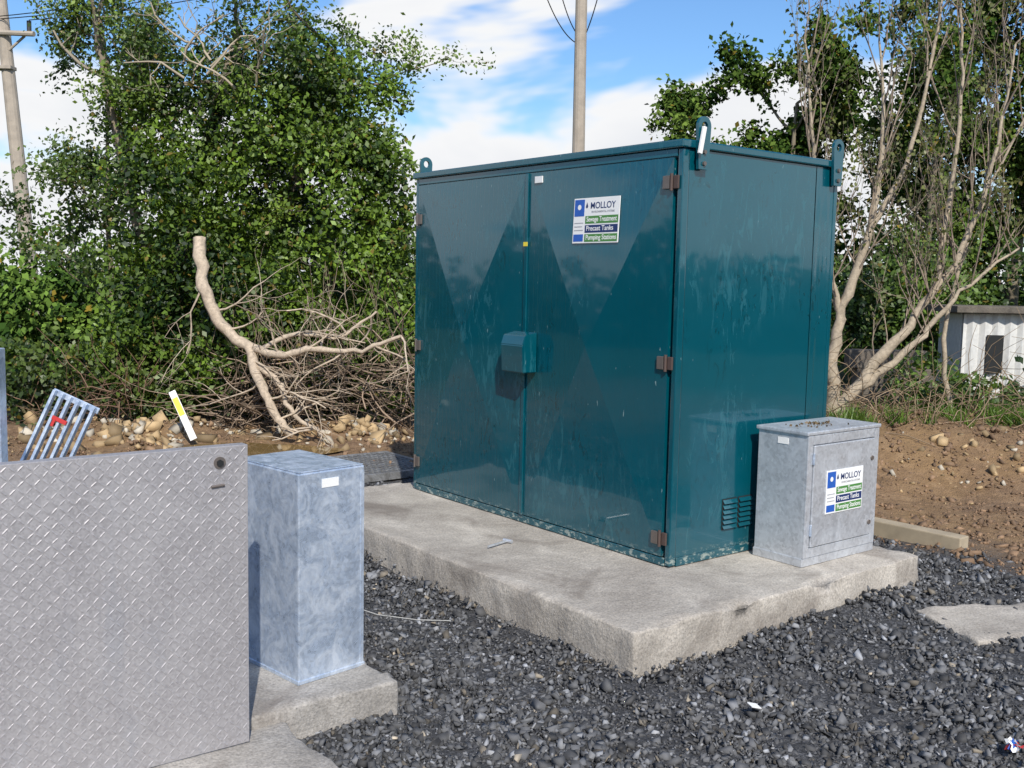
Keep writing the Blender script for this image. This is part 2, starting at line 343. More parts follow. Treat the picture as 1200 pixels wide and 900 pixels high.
# ---------------- kiosk ----------------
K=empty("equipment_kiosk",(OX,OY,0),TH)
D,W,Z0,Z1=1.368,2.563,.185,2.48
box("wall_core",(.03,.012,Z0+.01),(D,W-.01,Z1-.02),M_side,K,.004)
box("corner_post_near",(.0,-.004,Z0+.005),(.05,.03,Z1-.045),M_trim,K,.006)
def sheet(name,x0,x1,z0,z1,dish):
    bm=bmesh.new(); nx,nz=16,16
    vs=[[bm.verts.new((x0+(x1-x0)*i/nx,-.001+dish*sin(pi*i/nx)*sin(pi*j/nz)+.0018*noise.noise(Vector((i*.35,j*.25,3))),z0+(z1-z0)*j/nz)) for j in range(nz+1)] for i in range(nx+1)]
    for i in range(nx):
        for j in range(nz): bm.faces.new((vs[i][j],vs[i+1][j],vs[i+1][j+1],vs[i][j+1]))
    bm_obj(name,bm,M_side,K,True)
sheet("side_sheet",.052,1.156,Z0+.048,Z1-.046,.007); sheet("side_sheet_rear",1.162,D-.032,Z0+.048,Z1-.046,.002)
box("corner_post_far",(D-.03,-.004,Z0+.005),(D+.004,.03,Z1-.045),M_trim,K,.005)
box("side_skirt",(.055,-.006,Z0),(D-.035,.02,Z0+.047),M_trim,K,.003)
box("corner_post_left",(-.0,W-.03,Z0+.005),(.05,W+.002,Z1-.045),M_trim,K,.005)
box("front_sill",(-.002,.035,Z0),(.05,W-.035,Z0+.045),M_trim,K,.004)
box("front_header",(-.002,.035,Z1-.085),(.05,W-.035,Z1-.045),M_trim,K,.003)
box("roof",(-.02,-.02,Z1-.042),(D+.02,W+.02,Z1),M_trim,K,.008,3)
bm=bmesh.new(); a=[(-.01,-.01,Z1+.001),(D+.01,-.01,Z1+.001),(D+.01,W+.01,Z1+.001),(-.01,W+.01,Z1+.001)]
vs=[bm.verts.new(q) for q in a]; c=bm.verts.new((D/2,W/2,Z1+.03))
for q in range(4): bm.faces.new((vs[q],vs[(q+1)%4],c))
bm_obj("roof_crown",bm,M_trim,K)
zd0,zd1=Z0+.052,Z1-.09
PK=.046; APZ=(zd0+zd1)/2+.04
def door(name,y0,y1,z0,z1):
    bm=bmesh.new(); x=-.004; P=bm.verts.new((x-PK,(y0+y1)/2,APZ))
    c=[bm.verts.new(q) for q in ((x,y0,z0),(x,y1,z0),(x,y1,z1),(x,y0,z1))]
    bk=[bm.verts.new(q) for q in ((.028,y0,z0),(.028,y1,z0),(.028,y1,z1),(.028,y0,z1))]
    for q in range(4):
        bm.faces.new((c[q],P,c[(q+1)%4])); bm.faces.new((c[q],c[(q+1)%4],bk[(q+1)%4],bk[q]))
    bmesh.ops.recalc_face_normals(bm,faces=bm.faces[:])
    bm_obj(name,bm,M_front,K)
door("door_right",.056,1.277,zd0,zd1); door("door_left",1.287,W-.036,zd0,zd1)
box("door_meeting_strip",(-.018,1.262,zd0),(-.006,1.292,zd1),M_trim,K,.003)
M_hinge=simple("hinge_steel",(.20,.17,.15),.45,.6); M_rust=simple("hinge_brown",(.09,.06,.05),.6,.2)
for zz in (2.26,1.30,.34):
    box("hinge_leaf",(-.026,.066,zz-.035),(-.010,.115,zz+.035),M_hinge,K,.003); cyl("hinge_pin",(-.02,.055,zz-.045),(-.02,.055,zz+.045),.009,M_rust,K)
    box("hinge_leaf_frame",(-.017,.012,zz-.035),(-.004,.045,zz+.035),M_rust,K,.003)
for zz in (2.15,1.25,.40):
    box("hinge_left",(-.024,W-.10,zz-.035),(-.010,W-.05,zz+.035),M_hinge,K,.003); cyl("hinge_left_pin",(-.02,W-.045,zz-.045),(-.02,W-.045,zz+.045),.009,M_hinge,K)
bm=bmesh.new()
prof=[(-.02,1.16),(-.125,1.16),(-.135,1.33),(-.115,1.39),(-.02,1.41)]
A=[bm.verts.new((px,1.14,pz)) for px,pz in prof]; B=[bm.verts.new((px,1.36,pz)) for px,pz in prof]
bm.faces.new(A);bm.faces.new(B[::-1])
for q in range(5): bm.faces.new((A[q],B[q],B[(q+1)%5],A[(q+1)%5]))
bmesh.ops.recalc_face_normals(bm,faces=bm.faces[:]); bmesh.ops.bevel(bm,geom=bm.edges[:],offset=.005,segments=2,affect='EDGES')
bm_obj("lock_hood",bm,M_trim,K)
M_dark=simple("dark_gap",(.01,.012,.013),.8)
for c0 in (.425,.562):
    box("louvre_recess",(c0,-.0032,.335),(c0+.125,-.0015,.515),M_dark,K,0)
    for q in range(6):
        zz=.34+q*.029
        bm=bmesh.new(); a=[(c0+.004,-.004,zz+.022),(c0+.121,-.004,zz+.022),(c0+.121,-.018,zz+.003),(c0+.004,-.018,zz+.003)]
        vs=[bm.verts.new(v2) for v2 in a]; bm.faces.new(vs); r=bmesh.ops.extrude_face_region(bm,geom=bm.faces[:])
        for g2 in r["geom"]:
            if isinstance(g2,bmesh.types.BMVert): g2.co+=Vector((0,.0015,.002))
        bm_obj("louvre_blade",bm,M_trim,K)
def lug(x,y,side,sc=1.0):
    bm=bmesh.new(); w=.05*sc; zt=Z1+.075*sc; zb=Z1-.15
    outer=[(-w*.75,zb),(w*.75,zb)]+[(w*cos(a),zt+w*sin(a)) for a in np.linspace(0,pi,13)]
    inner=[(w*.48*cos(a),zt+w*.48*sin(a)) for a in np.linspace(0,2*pi,17)[:-1]]
    vo=[bm.verts.new((x+p[0],y,p[1])) for p in outer]; vi=[bm.verts.new((x+p[0],y,p[1])) for p in inner]
    eo=[bm.edges.new((vo[i],vo[(i+1)%len(vo)])) for i in range(len(vo))]; ei=[bm.edges.new((vi[i],vi[(i+1)%len(vi)])) for i in range(len(vi))]
    bmesh.ops.triangle_fill(bm,edges=eo+ei,use_beauty=True)
    r=bmesh.ops.extrude_face_region(bm,geom=bm.faces[:])
    for g2 in r["geom"]:
        if isinstance(g2,bmesh.types.BMVert): g2.co.y+=side*.018
    bmesh.ops.recalc_face_normals(bm,faces=bm.faces[:])
    bm_obj("lifting_lug",bm,M_trim,K)
    for zz in (zb+.03,zb+.09): cyl("lug_bolt",(x,y+side*.018,zz),(x,y+side*.03,zz),.012,M_hinge,K,6)
lug(.12,-.021,-1); lug(D-.05,-.021,-1); lug(.10,W+.021,1); lug(D-.08,W+.021,1)
M_white=simple("white_label",(.78,.78,.76),.5,0,.05); 
o=box("cable_tag",(-.012,-.008,-.075),(.012,.008,.07),M_white,K,.003); o.location=(.085,-.055,Z1); o.rotation_euler=(0,radians(12),0)
M_yel=simple("yellow_label",(.75,.6,.05),.5,0,.05)
box("yellow_label",(-.021,1.255,1.942),(-.0185,1.295,1.968),M_yel,K,0)
box("white_label",(-.016,1.13,2.325),(-.008,1.20,2.365),M_white,K,0)
# ---------------- signs ----------------
M_navy=simple("navy_print",(.012,.03,.12),.5,0,.1); M_blue=simple("blue_print",(.02,.10,.42),.45,0,.15); M_green=simple("green_print",(.07,.22,.05),.5,0,.1); M_grey=simple("grey_print",(.35,.36,.38),.5)
def text(name,body,size,mat,mw,parent,maxw):
    cu=bpy.data.curves.new(name,'FONT'); cu.body=body; cu.size=size; cu.align_x='LEFT'; cu.extrude=.0004; cu.offset=size*.008
    o=bpy.data.objects.new(name,cu); COL.objects.link(o); bpy.context.view_layer.update()
    me=bpy.data.meshes.new_from_object(o); bpy.data.objects.remove(o); me.materials.clear(); me.materials.append(mat)
    xs=[v.co.x for v in me.vertices]; w=max(xs)-min(xs); k=min(1,maxw/w) if w>0 else 1
    for v in me.vertices: v.co.x*=k
    q=bpy.data.objects.new(name,me); q.matrix_local=mw; return link(q,parent)
def sign(loc,cols,w,h,tilt=0,yaw=0):
    e=empty("information_sign"); R=Matrix(cols).transposed().to_4x4(); e.matrix_world=Matrix.Translation(loc)@R@Matrix.Rotation(tilt,4,'X')@Matrix.Rotation(yaw,4,'Y')
    box("board",(-w/2,-h/2,0),(w/2,h/2,.004),M_white,e,.0015)
    z=.0042
    def r(name,x0,y0,x1,y1,mt,zz=.0007): box(name,(-w/2+x0*w,-h/2+y0*h,z),(-w/2+x1*w,-h/2+y1*h,z+zz),mt,e,0)
    r("blue_panel",.02,.60,.24,.97,M_blue); r("grey_lines",.03,.44,.23,.46,M_grey);r("grey_lines",.03,.36,.21,.38,M_grey);r("grey_lines",.03,.28,.23,.30,M_grey); r("blue_foot",.02,.04,.24,.2,M_blue)
    bm=bmesh.new(); bmesh.ops.create_circle(bm,cap_ends=True,segments=16,radius=.04*w)
    for v in bm.verts: v.co.z=z+.0012; v.co.x+=-w/2+.13*w; v.co.y+=-h/2+.80*h
    bm_obj("crest",bm,M_white,e)
    bm=bmesh.new(); pts=[(0,.065)]+[(.024*cos(a),.024*sin(a)) for a in np.linspace(.4,-pi-.4,14)]
    bm.faces.new([bm.verts.new((-w/2+w*.295+p[0]*w,-h/2+.81*h+p[1]*w,z+.001)) for p in pts]); bm_obj("drop_emblem",bm,M_navy,e)
    text("lettering","MOLLOY",.20*h,M_navy,Matrix.Translation((-w/2+.37*w,-h/2+.76*h,z+.0005)),e,.58*w)
    text("lettering","ENVIRONMENTAL SYSTEMS",.06*h,M_grey,Matrix.Translation((-w/2+.40*w,-h/2+.67*h,z+.0005)),e,.56*w)
    for q,(tx,mt) in enumerate((("Sewage Treatment",M_green),("Precast Tanks",M_navy),("Pumping Stations",M_green))):
        y1=.60-q*.2; r("band",.27,y1-.17,.98,y1,mt)
        text("band_lettering",tx,.155*h,M_white,Matrix.Translation((-w/2+.30*w,-h/2+(y1-.125)*h,z+.001)),e,.65*w)
vV=Vector((cos(TH),sin(TH),0)); uV=Vector((-sin(TH),cos(TH),0)); zV=Vector((0,0,1))
fd=PK*(zd1-2.08)/(zd1-APZ)
p=Vector((*UV(.63,-.004-fd-.004),2.08))
sign(p,(-uV,zV,-vV),.385,.26,-atan(PK/(zd1-APZ)))
# ---------------- small galvanised cabinet ----------------
cx,cy=UV(-.4125,.6289)
C=empty("galvanised_cabinet",(cx,cy,.183),TH)
cw,cd,ch=.335,.68,.754
box("body",(.0,.012,.0),(cd,cw,ch-.02),M_galv2,C,.004)
box("lid",(-.012,-.006,ch-.022),(cd+.012,cw+.012,ch),M_galv2,C,.006)
box("plinth",(-.006,.004,-.002),(cd+.006,cw+.004,.045),M_galv2,C,.003)
for nm,lo,hi in (("frame_left",(.0,-.002,.047),(.045,.014,ch-.024)),("frame_right",(cd-.045,-.002,.047),(cd,.014,ch-.024)),("frame_top",(.047,-.002,ch-.075),(cd-.047,.014,ch-.024)),("frame_bottom",(.047,-.002,.047),(cd-.047,.014,.10))):
    box(nm,lo,hi,M_galv2,C,.003)
box("door",(.052,-.008,.105),(cd-.052,.010,ch-.08),M_galv2,C,.006,3)
for zz in (.2,.6): cyl("door_hinge",(.047,-.008,zz-.03),(.047,-.008,zz+.03),.007,M_galv,C)
for zz in (.18,.56): cyl("door_lock",(cd-.075,-.016,zz),(cd-.075,-.006,zz),.013,M_hinge,C,12)
box("maker_label",(-.0035,.13,ch-.085),(-.0005,.20,ch-.05),M_white,C,0)
P=np.stack([rng.normal(.30,.09,60),rng.normal(.17,.04,60),np.full(60,ch+.004)],-1)
leaf_mesh("lid_leaf_litter",P,.022,(.06,.04,.02),(.15,.10,.05),C)
sp=Vector((cx,cy,0))+vV*.344+Vector((0,0,.183+.40))-uV*.0085
sign(sp,(vV,zV,-uV),.35,.245)

# ---------------- galvanised pedestal box ----------------
G=empty("galvanised_pedestal_box",(-.818,3.90,.122),radians(46))
box("shell",(0,0,0),(.32,.46,.842),M_galv,G,.006)
box("cap",(.004,.004,.843),(.316,.456,.848),M_galv,G,.002,2)
box("seam_right",(.302,-.002,.01),(.318,-.0003,.82),M_galv,G,0)
box("base_flange",(-.004,-.004,-.002),(.324,.464,.014),M_galv,G,.003)
box("maker_label",(.11,-.0025,.775),(.19,-.0005,.81),M_white,G,0)

# ---------------- tread plate hatch cover standing upright ----------------
H=empty("tread_plate_hatch_cover",(-.906,3.49,.08),radians(37))
pl,ph=1.65,1.065
box("plate",(-pl,0,0),(0,.006,ph),M_plate,H,.0015)
box("edge_flange_top",(-pl,.0065,ph-.006),(0,.05,ph),M_plate,H,.001); box("edge_flange_side",(-.006,.0065,0),(0,.05,ph-.007),M_plate,H,.001)
bm=bmesh.new(); pitch=.0235
for i in range(int(pl/pitch)):
    for j in range(int(ph/pitch)):
        cxx=-pl+(i+.5)*pitch; czz=(j+.5)*pitch+.002
        if czz>ph-.015 or cxx>-.015: continue
        if abs(cxx+.10)<.03 and abs(czz-(ph-.055))<.03: continue
        a=radians(45 if (i+j)%2 else -45)+random.gauss(0,.04); ca,sa=cos(a),sin(a); l,wd=.0145,.0034; hh_=.0013*random.uniform(.6,1.15)
        vv_=[bm.verts.new((cxx+p0*ca-p1*sa,-.0002-p2,czz+p0*sa+p1*ca)) for p0,p1,p2 in ((-l,0,0),(-l*.45,wd,0),(l*.45,wd,0),(l,0,0),(l*.45,-wd,0),(-l*.45,-wd,0),(-l*.5,0,hh_),(l*.5,0,hh_))]
        for f_ in ((0,1,6),(1,2,7,6),(2,3,7),(3,4,7),(4,5,6,7),(5,0,6)): bm.faces.new([vv_[q] for q in f_])
bmesh.ops.recalc_face_normals(bm,faces=bm.faces[:])
bm_obj("raised_tread",bm,M_plate,H)
cyl("bolt_washer",(-.10,-.003,ph-.055),(-.10,.0,ph-.055),.021,M_hinge,H,20); cyl("bolt_head",(-.10,-.010,ph-.055),(-.10,-.003,ph-.055),.012,M_dark,H,6)
cyl("pull_slot",(-.13,-.003,ph-.135),(-.085,-.003,ph-.132),.005,M_hinge,H,10)
for xx in (-.5,-1.2): cyl("hinge_barrel",(xx-.06,-.008,.006),(xx+.06,-.008,.006),.012,M_galv,H,12)
cyl("stay_bar",(-.9,.03,.5),(-1.0,.5,.02),.008,M_galv,H,10)

box("steel_post",(-2.33,4.47,0),(-2.248,4.53,1.385),M_galv,None,.004)
E=empty("leaning_steel_grating",(-2.39,4.62,.0),radians(-12)); 
tilt=Matrix.Rotation(radians(20),4,'Y')
def tb(name,lo,hi,mt=M_galv):
    o=box(name,lo,hi,mt,E,.002); o.matrix_local=tilt@Matrix.Rotation(radians(-14),4,'X'); return o
for q in range(6): tb("grating_bar",(-.26+q*.044,-.012,0),(-.245+q*.044,.012,1.18))
for zz in (.1,.6,1.155): tb("grating_rail",(-.27,.013,zz),(-.015,.022,zz+.03))
M_rag=simple("red_tape",(.45,.03,.03),.8); tb("red_tape",(-.20,-.02,1.05),(-.12,-.013,1.07),M_rag); tb("red_tape_end",(-.19,-.022,1.02),(-.175,-.0205,1.055),M_rag)
T=empty("drainage_grating",(-1.25,9.2,.045),TH); box("recess",(-.5,-.45,-.05),(.4,.45,-.02),M_dark,T,0)
bm=bmesh.new()
for q in range(19): add_box(bm,(-.5+q*.05-.004,-.45,-.018),(-.5+q*.05+.004,.45,.012))
for q in range(10): add_box(bm,(-.5,-.45+q*.1-.003,-.016),(.4,-.45+q*.1+.003,.010))
bm_obj("grating_bars",bm,M_grate,T)
for lo,hi in (((-.54,-.5,-.05),(-.505,.5,.014)),((.405,-.5,-.05),(.44,.5,.014)),((-.504,-.5,-.05),(.404,-.455,.0135)),((-.504,.455,-.05),(.404,.5,.0135))): box("frame",lo,hi,M_grate,T,.002)
M_wood=simple("weathered_timber",(.36,.30,.21),.85,0,.4,8)
dv=Vector((3.0-2.3,6.62-7.44,0)); S=empty("timber_plank",(2.3,7.44,.0),atan2(dv.y,dv.x)); box("plank",(0,-.06,-.01),(dv.length,.06,.105),M_wood,S,.008)
box("plank_under",(.1,.07,-.01),(dv.length-.25,.17,.05),M_wood,S,.006)
Mb=empty("leaning_marker_board",(-3.22,10.3,.06),.2)
o=box("board",(-.035,-.01,0),(.035,.01,.56),M_white,Mb,.003); o.rotation_euler=(radians(-20),radians(-26),0)
o=box("yellow_stripe",(-.028,-.014,.28),(.028,-.0105,.48),M_yel,Mb,0); o.rotation_euler=(radians(-20),radians(-26),0)
bm=bmesh.new(); bmesh.ops.create_circle(bm,cap_ends=True,segments=40,radius=1)
for v in bm.verts:
    a=atan2(v.co.y,v.co.x); v.co.x*=PRX*(1+.12*sin(3*a)); v.co.y*=PRY*(1+.15*cos(2*a+1)+.06*sin(7*a))
M_w,nt,b=new_mat("muddy_water"); n_=noise_n(nt,3,3,.5,objco(nt)); L(nt,mix(nt,n_,(.17,.11,.045),(.25,.17,.07)),b.inputs["Base Color"]); b.inputs["Roughness"].default_value=.05
o=bm_obj("puddle",bm,M_w); o.location=(PX,PY,-.004)
Hm=empty("dropped_bolt_key",(*UV(.9,-.48),GZ+.014),.9); cyl("shaft",(-.09,0,0),(.09,0,0),.007,M_galv2,Hm,10); cyl("head",(.09,-.03,0),(.09,.03,0),.012,M_galv2,Hm,10)
tb2=Tubes(); P=np.array([[-.90,5.25,.03],[-.65,5.0,.045],[-.45,4.95,.04],[-.28,4.93,.045]]); tb2.add(P,[.0025]*4,(.4,.4,.38)); tb2.build("white_cord",M_bark)
o=box("paper_scrap",(-.025,-.018,0),(.025,.018,.004),M_white,None,.001); o.location=(1.0,3.98,.04); o.rotation_euler=(.2,.3,.5)
CW=empty("crumpled_wrapper",(1.89,3.66,.035))
for q in range(7):
    bm=bmesh.new(); bmesh.ops.create_grid(bm,x_segments=3,y_segments=2,size=.022)
    for v in bm.verts: v.co+=Vector([random.gauss(0,.005) for _ in range(3)]); v.co.y*=.5
    o=bm_obj("foil_fold",bm,(M_rag,M_blue,M_white)[q%3],CW); o.rotation_euler=(random.uniform(-1,1),random.uniform(-1,1),q*.9); o.location=(.012*cos(q*.9),.012*sin(q*.9),.004*q*.5)

# ---------------- poles and wires ----------------
M_pole=simple("weathered_pole_wood",(.36,.31,.25),.85,0,.35,6); M_wire=simple("cable_black",(.03,.03,.03),.6)
P1=empty("utility_pole"); cyl("pole_shaft",(-11.12,24,-.3),(-11.78,24,7.9),.19,M_pole,P1,14,.13)
cyl("crossarm",(-12.6,24,7.15),(-10.9,23.7,7.05),.06,M_pole,P1,8)
for xx in (-12.5,-11.9,-11.1): cyl("insulator",(xx,23.9,7.15),(xx,23.9,7.38),.05,M_wire,P1,10)
cyl("brace",(-11.75,23.95,6.6),(-11.2,23.9,7.05),.03,M_pole,P1,8)
box("transformer_bracket",(-12.05,23.8,6.3),(-11.5,24.1,6.38),M_pole,P1,.01)
P2=empty("utility_pole"); cyl("pole_shaft",(1.33,22,-.3),(1.27,22,10.6),.15,M_pole,P2,14,.11); cyl("crossarm",(.4,22,10.1),(2.2,22,10.1),.06,M_pole,P2,8)
for xx in (.5,1.28,2.1): cyl("insulator",(xx,22,10.12),(xx,22,10.35),.05,M_wire,P2,10)
tw=Tubes()
def wire(a,b2,sag,r=.012):
    a=np.array(a,float);b2=np.array(b2,float);tt=np.linspace(0,1,24)[:,None]; P=a*(1-tt)+b2*tt; P[:,2]-=sag*4*(tt[:,0])*(1-tt[:,0]); tw.add(P,[r]*24,(.02,.02,.02),4)
wire((-12.5,23.9,7.4),(.5,22,10.35),.6);wire((-11.9,23.9,7.4),(1.28,22,10.35),.6);wire((-11.1,23.9,7.4),(2.1,22,10.35),.6)
wire((-11.9,23.9,6.6),(-30,30,6.2),.5);wire((1.2,22,6.7),(.2,21.9,8.6),.35);wire((1.2,22,6.9),(.5,21.9,9.2),.35);wire((1.4,22,6.9),(2.0,22,9.6),.3)
tw.build("overhead_wires",M_twig)

# ---------------- trees ----------------
def wobble(p0,d,L_,n,amp,up=0):
    P=[np.array(p0,float)]; d=np.array(d,float); d/=np.linalg.norm(d)
    for i_ in range(n):
        d=d+rng.normal(0,amp,3)+np.array([0,0,up]); d/=np.linalg.norm(d); P.append(P[-1]+d*L_/n)
    return np.array(P),d
def grow(T_,p,d,L_,r,depth,col,tips,up=.1,amp=.16,nb=3,spread=.6,shrink=.68):
    n_=5 if depth>1 else 4
    P,de=wobble(p,d,L_,n_,amp,up); R=np.linspace(r,r*.5 if depth>0 else r*.25,n_+1)
    T_.add(P,R,np.array(col)*rng.uniform(.8,1.2),6 if r>.03 else 4)
    if depth<=1: tips.extend(P[1:])
    if depth<=0: return
    for q in range(nb):
        j=rng.integers(2,n_+1); dd=de*.8+rng.normal(0,spread,3); dd[2]+=up
        grow(T_,P[j],dd,L_*shrink*rng.uniform(.7,1.2),R[j]*.62,depth-1,col,tips,up,amp,nb,spread,shrink)
def poly(T_,P,r0,r1,col,k=8,sub=5):
    P=np.array(P,float); t_=np.linspace(0,len(P)-1,(len(P)-1)*sub+1)
    Q=np.stack([np.interp(t_,range(len(P)),P[:,i_]) for i_ in range(3)],-1)
    for _ in range(3): Q[1:-1]=(Q[:-2]+2*Q[1:-1]+Q[2:])/4
    Q[1:-1]+=rng.normal(0,.012,Q[1:-1].shape)
    T_.add(Q,np.linspace(r0,r1,len(Q))*(1+rng.normal(0,.06,len(Q))),col,k); return Q
DK=(.012,.034,.006); LT=(.18,.285,.034)  # DK deepened so the ivy colour carries shadow between the leaves
IV=empty("ivy_covered_tree"); T_=Tubes(); tips=[]
bark=(.24,.20,.15)
for P,r0 in (([(-4.2,12.2,0),(-4.1,12.2,1.6),(-3.7,12.3,3.),(-3.3,12.4,4.6)],.2),([(-3.9,12.0,0),(-3.2,12.2,1.5),(-2.6,12.3,2.8),(-2.2,12.4,4.4)],.16),([(-4.1,12.2,1.2),(-4.5,12.1,2.6),(-4.7,12,3.8),(-4.8,12,4.6)],.06)):
    Q=poly(T_,P,r0,.05,bark)
    for q in range(7,len(Q),2):
        grow(T_,Q[q],(rng.normal(0,.8),rng.normal(-.2,.5),rng.uniform(.3,1)),rng.uniform(.8,1.3),.028,2,(.24,.21,.16),tips,.08,.2)
for q in range(9):
    grow(T_,(rng.uniform(-3.6,-2.8),11.3,rng.uniform(3.7,4.2)),(rng.normal(0,.8),-.2,.7),.7,.016,2,(.36,.31,.23),[],.02,.3,3,.8)
T_.build("trunk_and_branches",M_twig,IV)
cl=[(-3.5,12,2.5,1.1,.9,1.1),(-2.7,12,3.5,1.0,.9,.9),(-2.0,12.1,2.5,.85,.8,1.0),(-3.0,11.8,1.7,.9,.7,.8),(-4.1,12,1.8,.7,.7,.9),(-1.65,12.2,1.9,.5,.6,.9),(-1.7,12.1,3.1,.6,.6,.6),(-2.3,12.2,4.1,.75,.6,.55),(-3.4,12.2,4.1,.65,.6,.5),(-4.2,12,2.9,.65,.6,.6),(-4.1,11.7,.9,.8,.5,.7),(-3.4,11.6,.8,.7,.5,.6),(-2.5,11.8,1.0,.7,.5,.7),(-1.7,12.0,1.1,.7,.5,.8),(-4.3,12.1,3.7,.6,.5,.45,.7),(-2.9,12.3,4.6,.5,.5,.35,.6),(-1.5,12.2,3.9,.35,.4,.3,.5)]
cl=[c_ if len(c_)==7 else c_+(1,) for c_ in cl]
P=clump_pts(cl,105000,-.16,2.6,3)
leaf_mesh("ivy_leaves",P,.070,DK,LT,IV,2)
tp=np.array(tips); P=tp[rng.integers(0,len(tp),12000)]+rng.normal(0,.07,(12000,3)); leaf_mesh("outer_leaves",P,.055,(.04,.08,.015),(.20,.29,.04),IV,4)
def airy(name,base,Hh,r,leaf_n,lean=(0,0),col=(.22,.19,.14),ls=.06,dk=(.02,.048,.01),lt=(.12,.18,.035),depth=3,L0=.4,q0=4,mat=None):
    e=empty(name); T2=Tubes(); tips=[]
    top=np.array([base[0]+lean[0],base[1]+lean[1],base[2]+Hh])
    Q=poly(T2,[base,np.array(base)*.6+top*.4+rng.normal(0,.12,3),top],r,r*.3,col)
    for q in range(q0,len(Q)):
        for _ in range(2): grow(T2,Q[q],(rng.normal(0,.8),rng.normal(0,.6),rng.uniform(.2,.9)),Hh*L0*.5*rng.uniform(.6,1.2),r*.3,depth-1,col,tips,.08,.18)
    T2.build("trunk_and_branches",M_twig,e)
    if leaf_n:
        tp=np.array(tips); i_=rng.integers(0,len(tp),leaf_n); leaf_mesh("leaves",tp[i_]+rng.normal(0,.09,(leaf_n,3)),ls,dk,lt,e,rng.integers(50),mat=mat)
airy("slender_tree",(-4.85,12.6,0),4.5,.05,13000,(-.1,0)); airy("slender_tree",(-2.3,13.5,0),4.2,.06,9000,(-.3,0),L0=.3)
FB=Tubes(); pc=(.44,.36,.27)
FX=lambda px,py,y=11.0:((px-600)/109,y,1.72+(322-py)/109)
Q=poly(FB,[FX(228,278,11.2),FX(236,335),FX(258,380),FX(293,402,10.9),FX(310,440,10.7),FX(330,478,10.6),FX(352,500,10.6)],.068,.042,pc)
Q2=poly(FB,[FX(293,402,10.9),FX(335,412,10.7),FX(375,400,10.6),FX(420,408,10.6),FX(475,385,10.5)],.048,.018,pc)
Q3=poly(FB,[FX(310,405,10.9),FX(350,385,10.9),FX(400,392,10.9),FX(440,360,11)],.03,.012,pc)
Q4=poly(FB,[FX(300,420,10.8),FX(335,440,10.7),FX(345,470,10.6),FX(385,502,10.6)],.04,.018,pc)
for Qs in (Q2,Q3,Q4,Q):
    for q in range(5,len(Qs),3): grow(FB,Qs[q],(rng.normal(.5,.6),rng.normal(-.1,.3),rng.normal(.0,.5)),rng.uniform(.4,.8),.014,2,pc,[],-.03,.22,3,.6)
FB.build("fallen_branch",M_bark)
BW=Tubes()
for q in range(400):
    x_=rng.uniform(-3.3,-.9); p0=(x_,rng.uniform(11.0,11.7),rng.uniform(.15,.9)*min(1,(x_+3.5)/1.2+.2)); c_=np.array((.25,.19,.14))*rng.uniform(.25,1.5)
    P,_=wobble(p0,(rng.normal(0,1),rng.normal(.05,.3),rng.normal(.08,.5)),rng.uniform(.4,1.3),6,.22,-.01); BW.add(P,np.linspace(rng.uniform(.004,.013),.002,7),c_,4)
for q in range(120):
    x_=rng.uniform(-5.2,-4.0); p0=(x_,rng.uniform(11.0,11.6),rng.uniform(0.02,.5)); P,_=wobble(p0,(rng.normal(0,.8),rng.normal(0,.4),rng.normal(.4,.5)),rng.uniform(.3,.9),5,.22,-.02); BW.add(P,np.linspace(.006,.002,6),np.array((.2,.13,.09))*rng.uniform(.5,1.4),4)
BW.build("brushwood_pile",M_twig)
VN=Tubes()
for q in range(50):
    p0=(rng.uniform(-3.2,-1.3),rng.uniform(11.2,11.5),rng.uniform(1.0,2.0)); P,_=wobble(p0,(rng.normal(0,.25),0,-1),rng.uniform(.5,1.2),7,.16,-.02); VN.add(P,[.0035]*8,np.array((.22,.18,.12))*rng.uniform(.5,1.2),4)
VN.build("hanging_vines",M_twig)
cl=[(x_,11.6+rng.normal(0,.2),.35+rng.uniform(0,.3),.5,.35,rng.uniform(.3,.6),1) for x_ in np.arange(-9,-3.2,.42)]+[(x_,11.9,.35+rng.uniform(0,.3),.5,.35,rng.uniform(.3,.6),1) for x_ in np.arange(-3.2,-.6,.42)]
P=clump_pts(cl,32000,-.2,3,5); leaf_mesh("undergrowth",P,.07,(.02,.04,.01),(.13,.19,.035),None,6)
cl=[(x_,16.0+rng.normal(0,.6),1.0+rng.uniform(-.2,.3),1.,.8,rng.uniform(1.0,1.5),1) for x_ in np.arange(-15,-4,.7)]
P=clump_pts(cl,46000,-.5,1.6,7); leaf_mesh("hedge",P,.12,(.03,.065,.014),(.16,.26,.05),None,8,mat=M_leaf2)
cl=[(x_,19+rng.normal(0,.8),1.2,1.4,1.,rng.uniform(1.3,2.2),1) for x_ in np.arange(-5,22,.9)]
P=clump_pts(cl,48000,-.7,1.2,9); leaf_mesh("hedge",P,.17,(.018,.04,.008),(.08,.13,.03),None,9,mat=M_leaf2)
cl=[(-23+rng.normal(0,.8),y_,1.4,1.5,1.6,rng.uniform(1.9,2.6),1) for y_ in np.arange(-6,24,1.2)]  # unseen hedge added so the doors reflect dark trees against sky
P=clump_pts(cl,18000,-.9,.8,13); leaf_mesh("hedge",P,.36,(.015,.03,.008),(.05,.09,.025),None,12,mat=M_leaf2)
cl=[(26+rng.normal(0,.8),y_,.8,1.5,1.6,rng.uniform(1.2,1.9),1) for y_ in np.arange(-12,16,1.2)]  # low unseen hedge added so the side wall reflects dark near its bottom
P=clump_pts(cl,13000,-.9,.8,14); leaf_mesh("hedge",P,.36,(.015,.03,.008),(.05,.09,.025),None,14,mat=M_leaf2)
airy("background_tree",(4.3,16.5,.3),4.3,.09,19000,(.1,0),ls=.10,L0=.45,mat=M_leaf2)
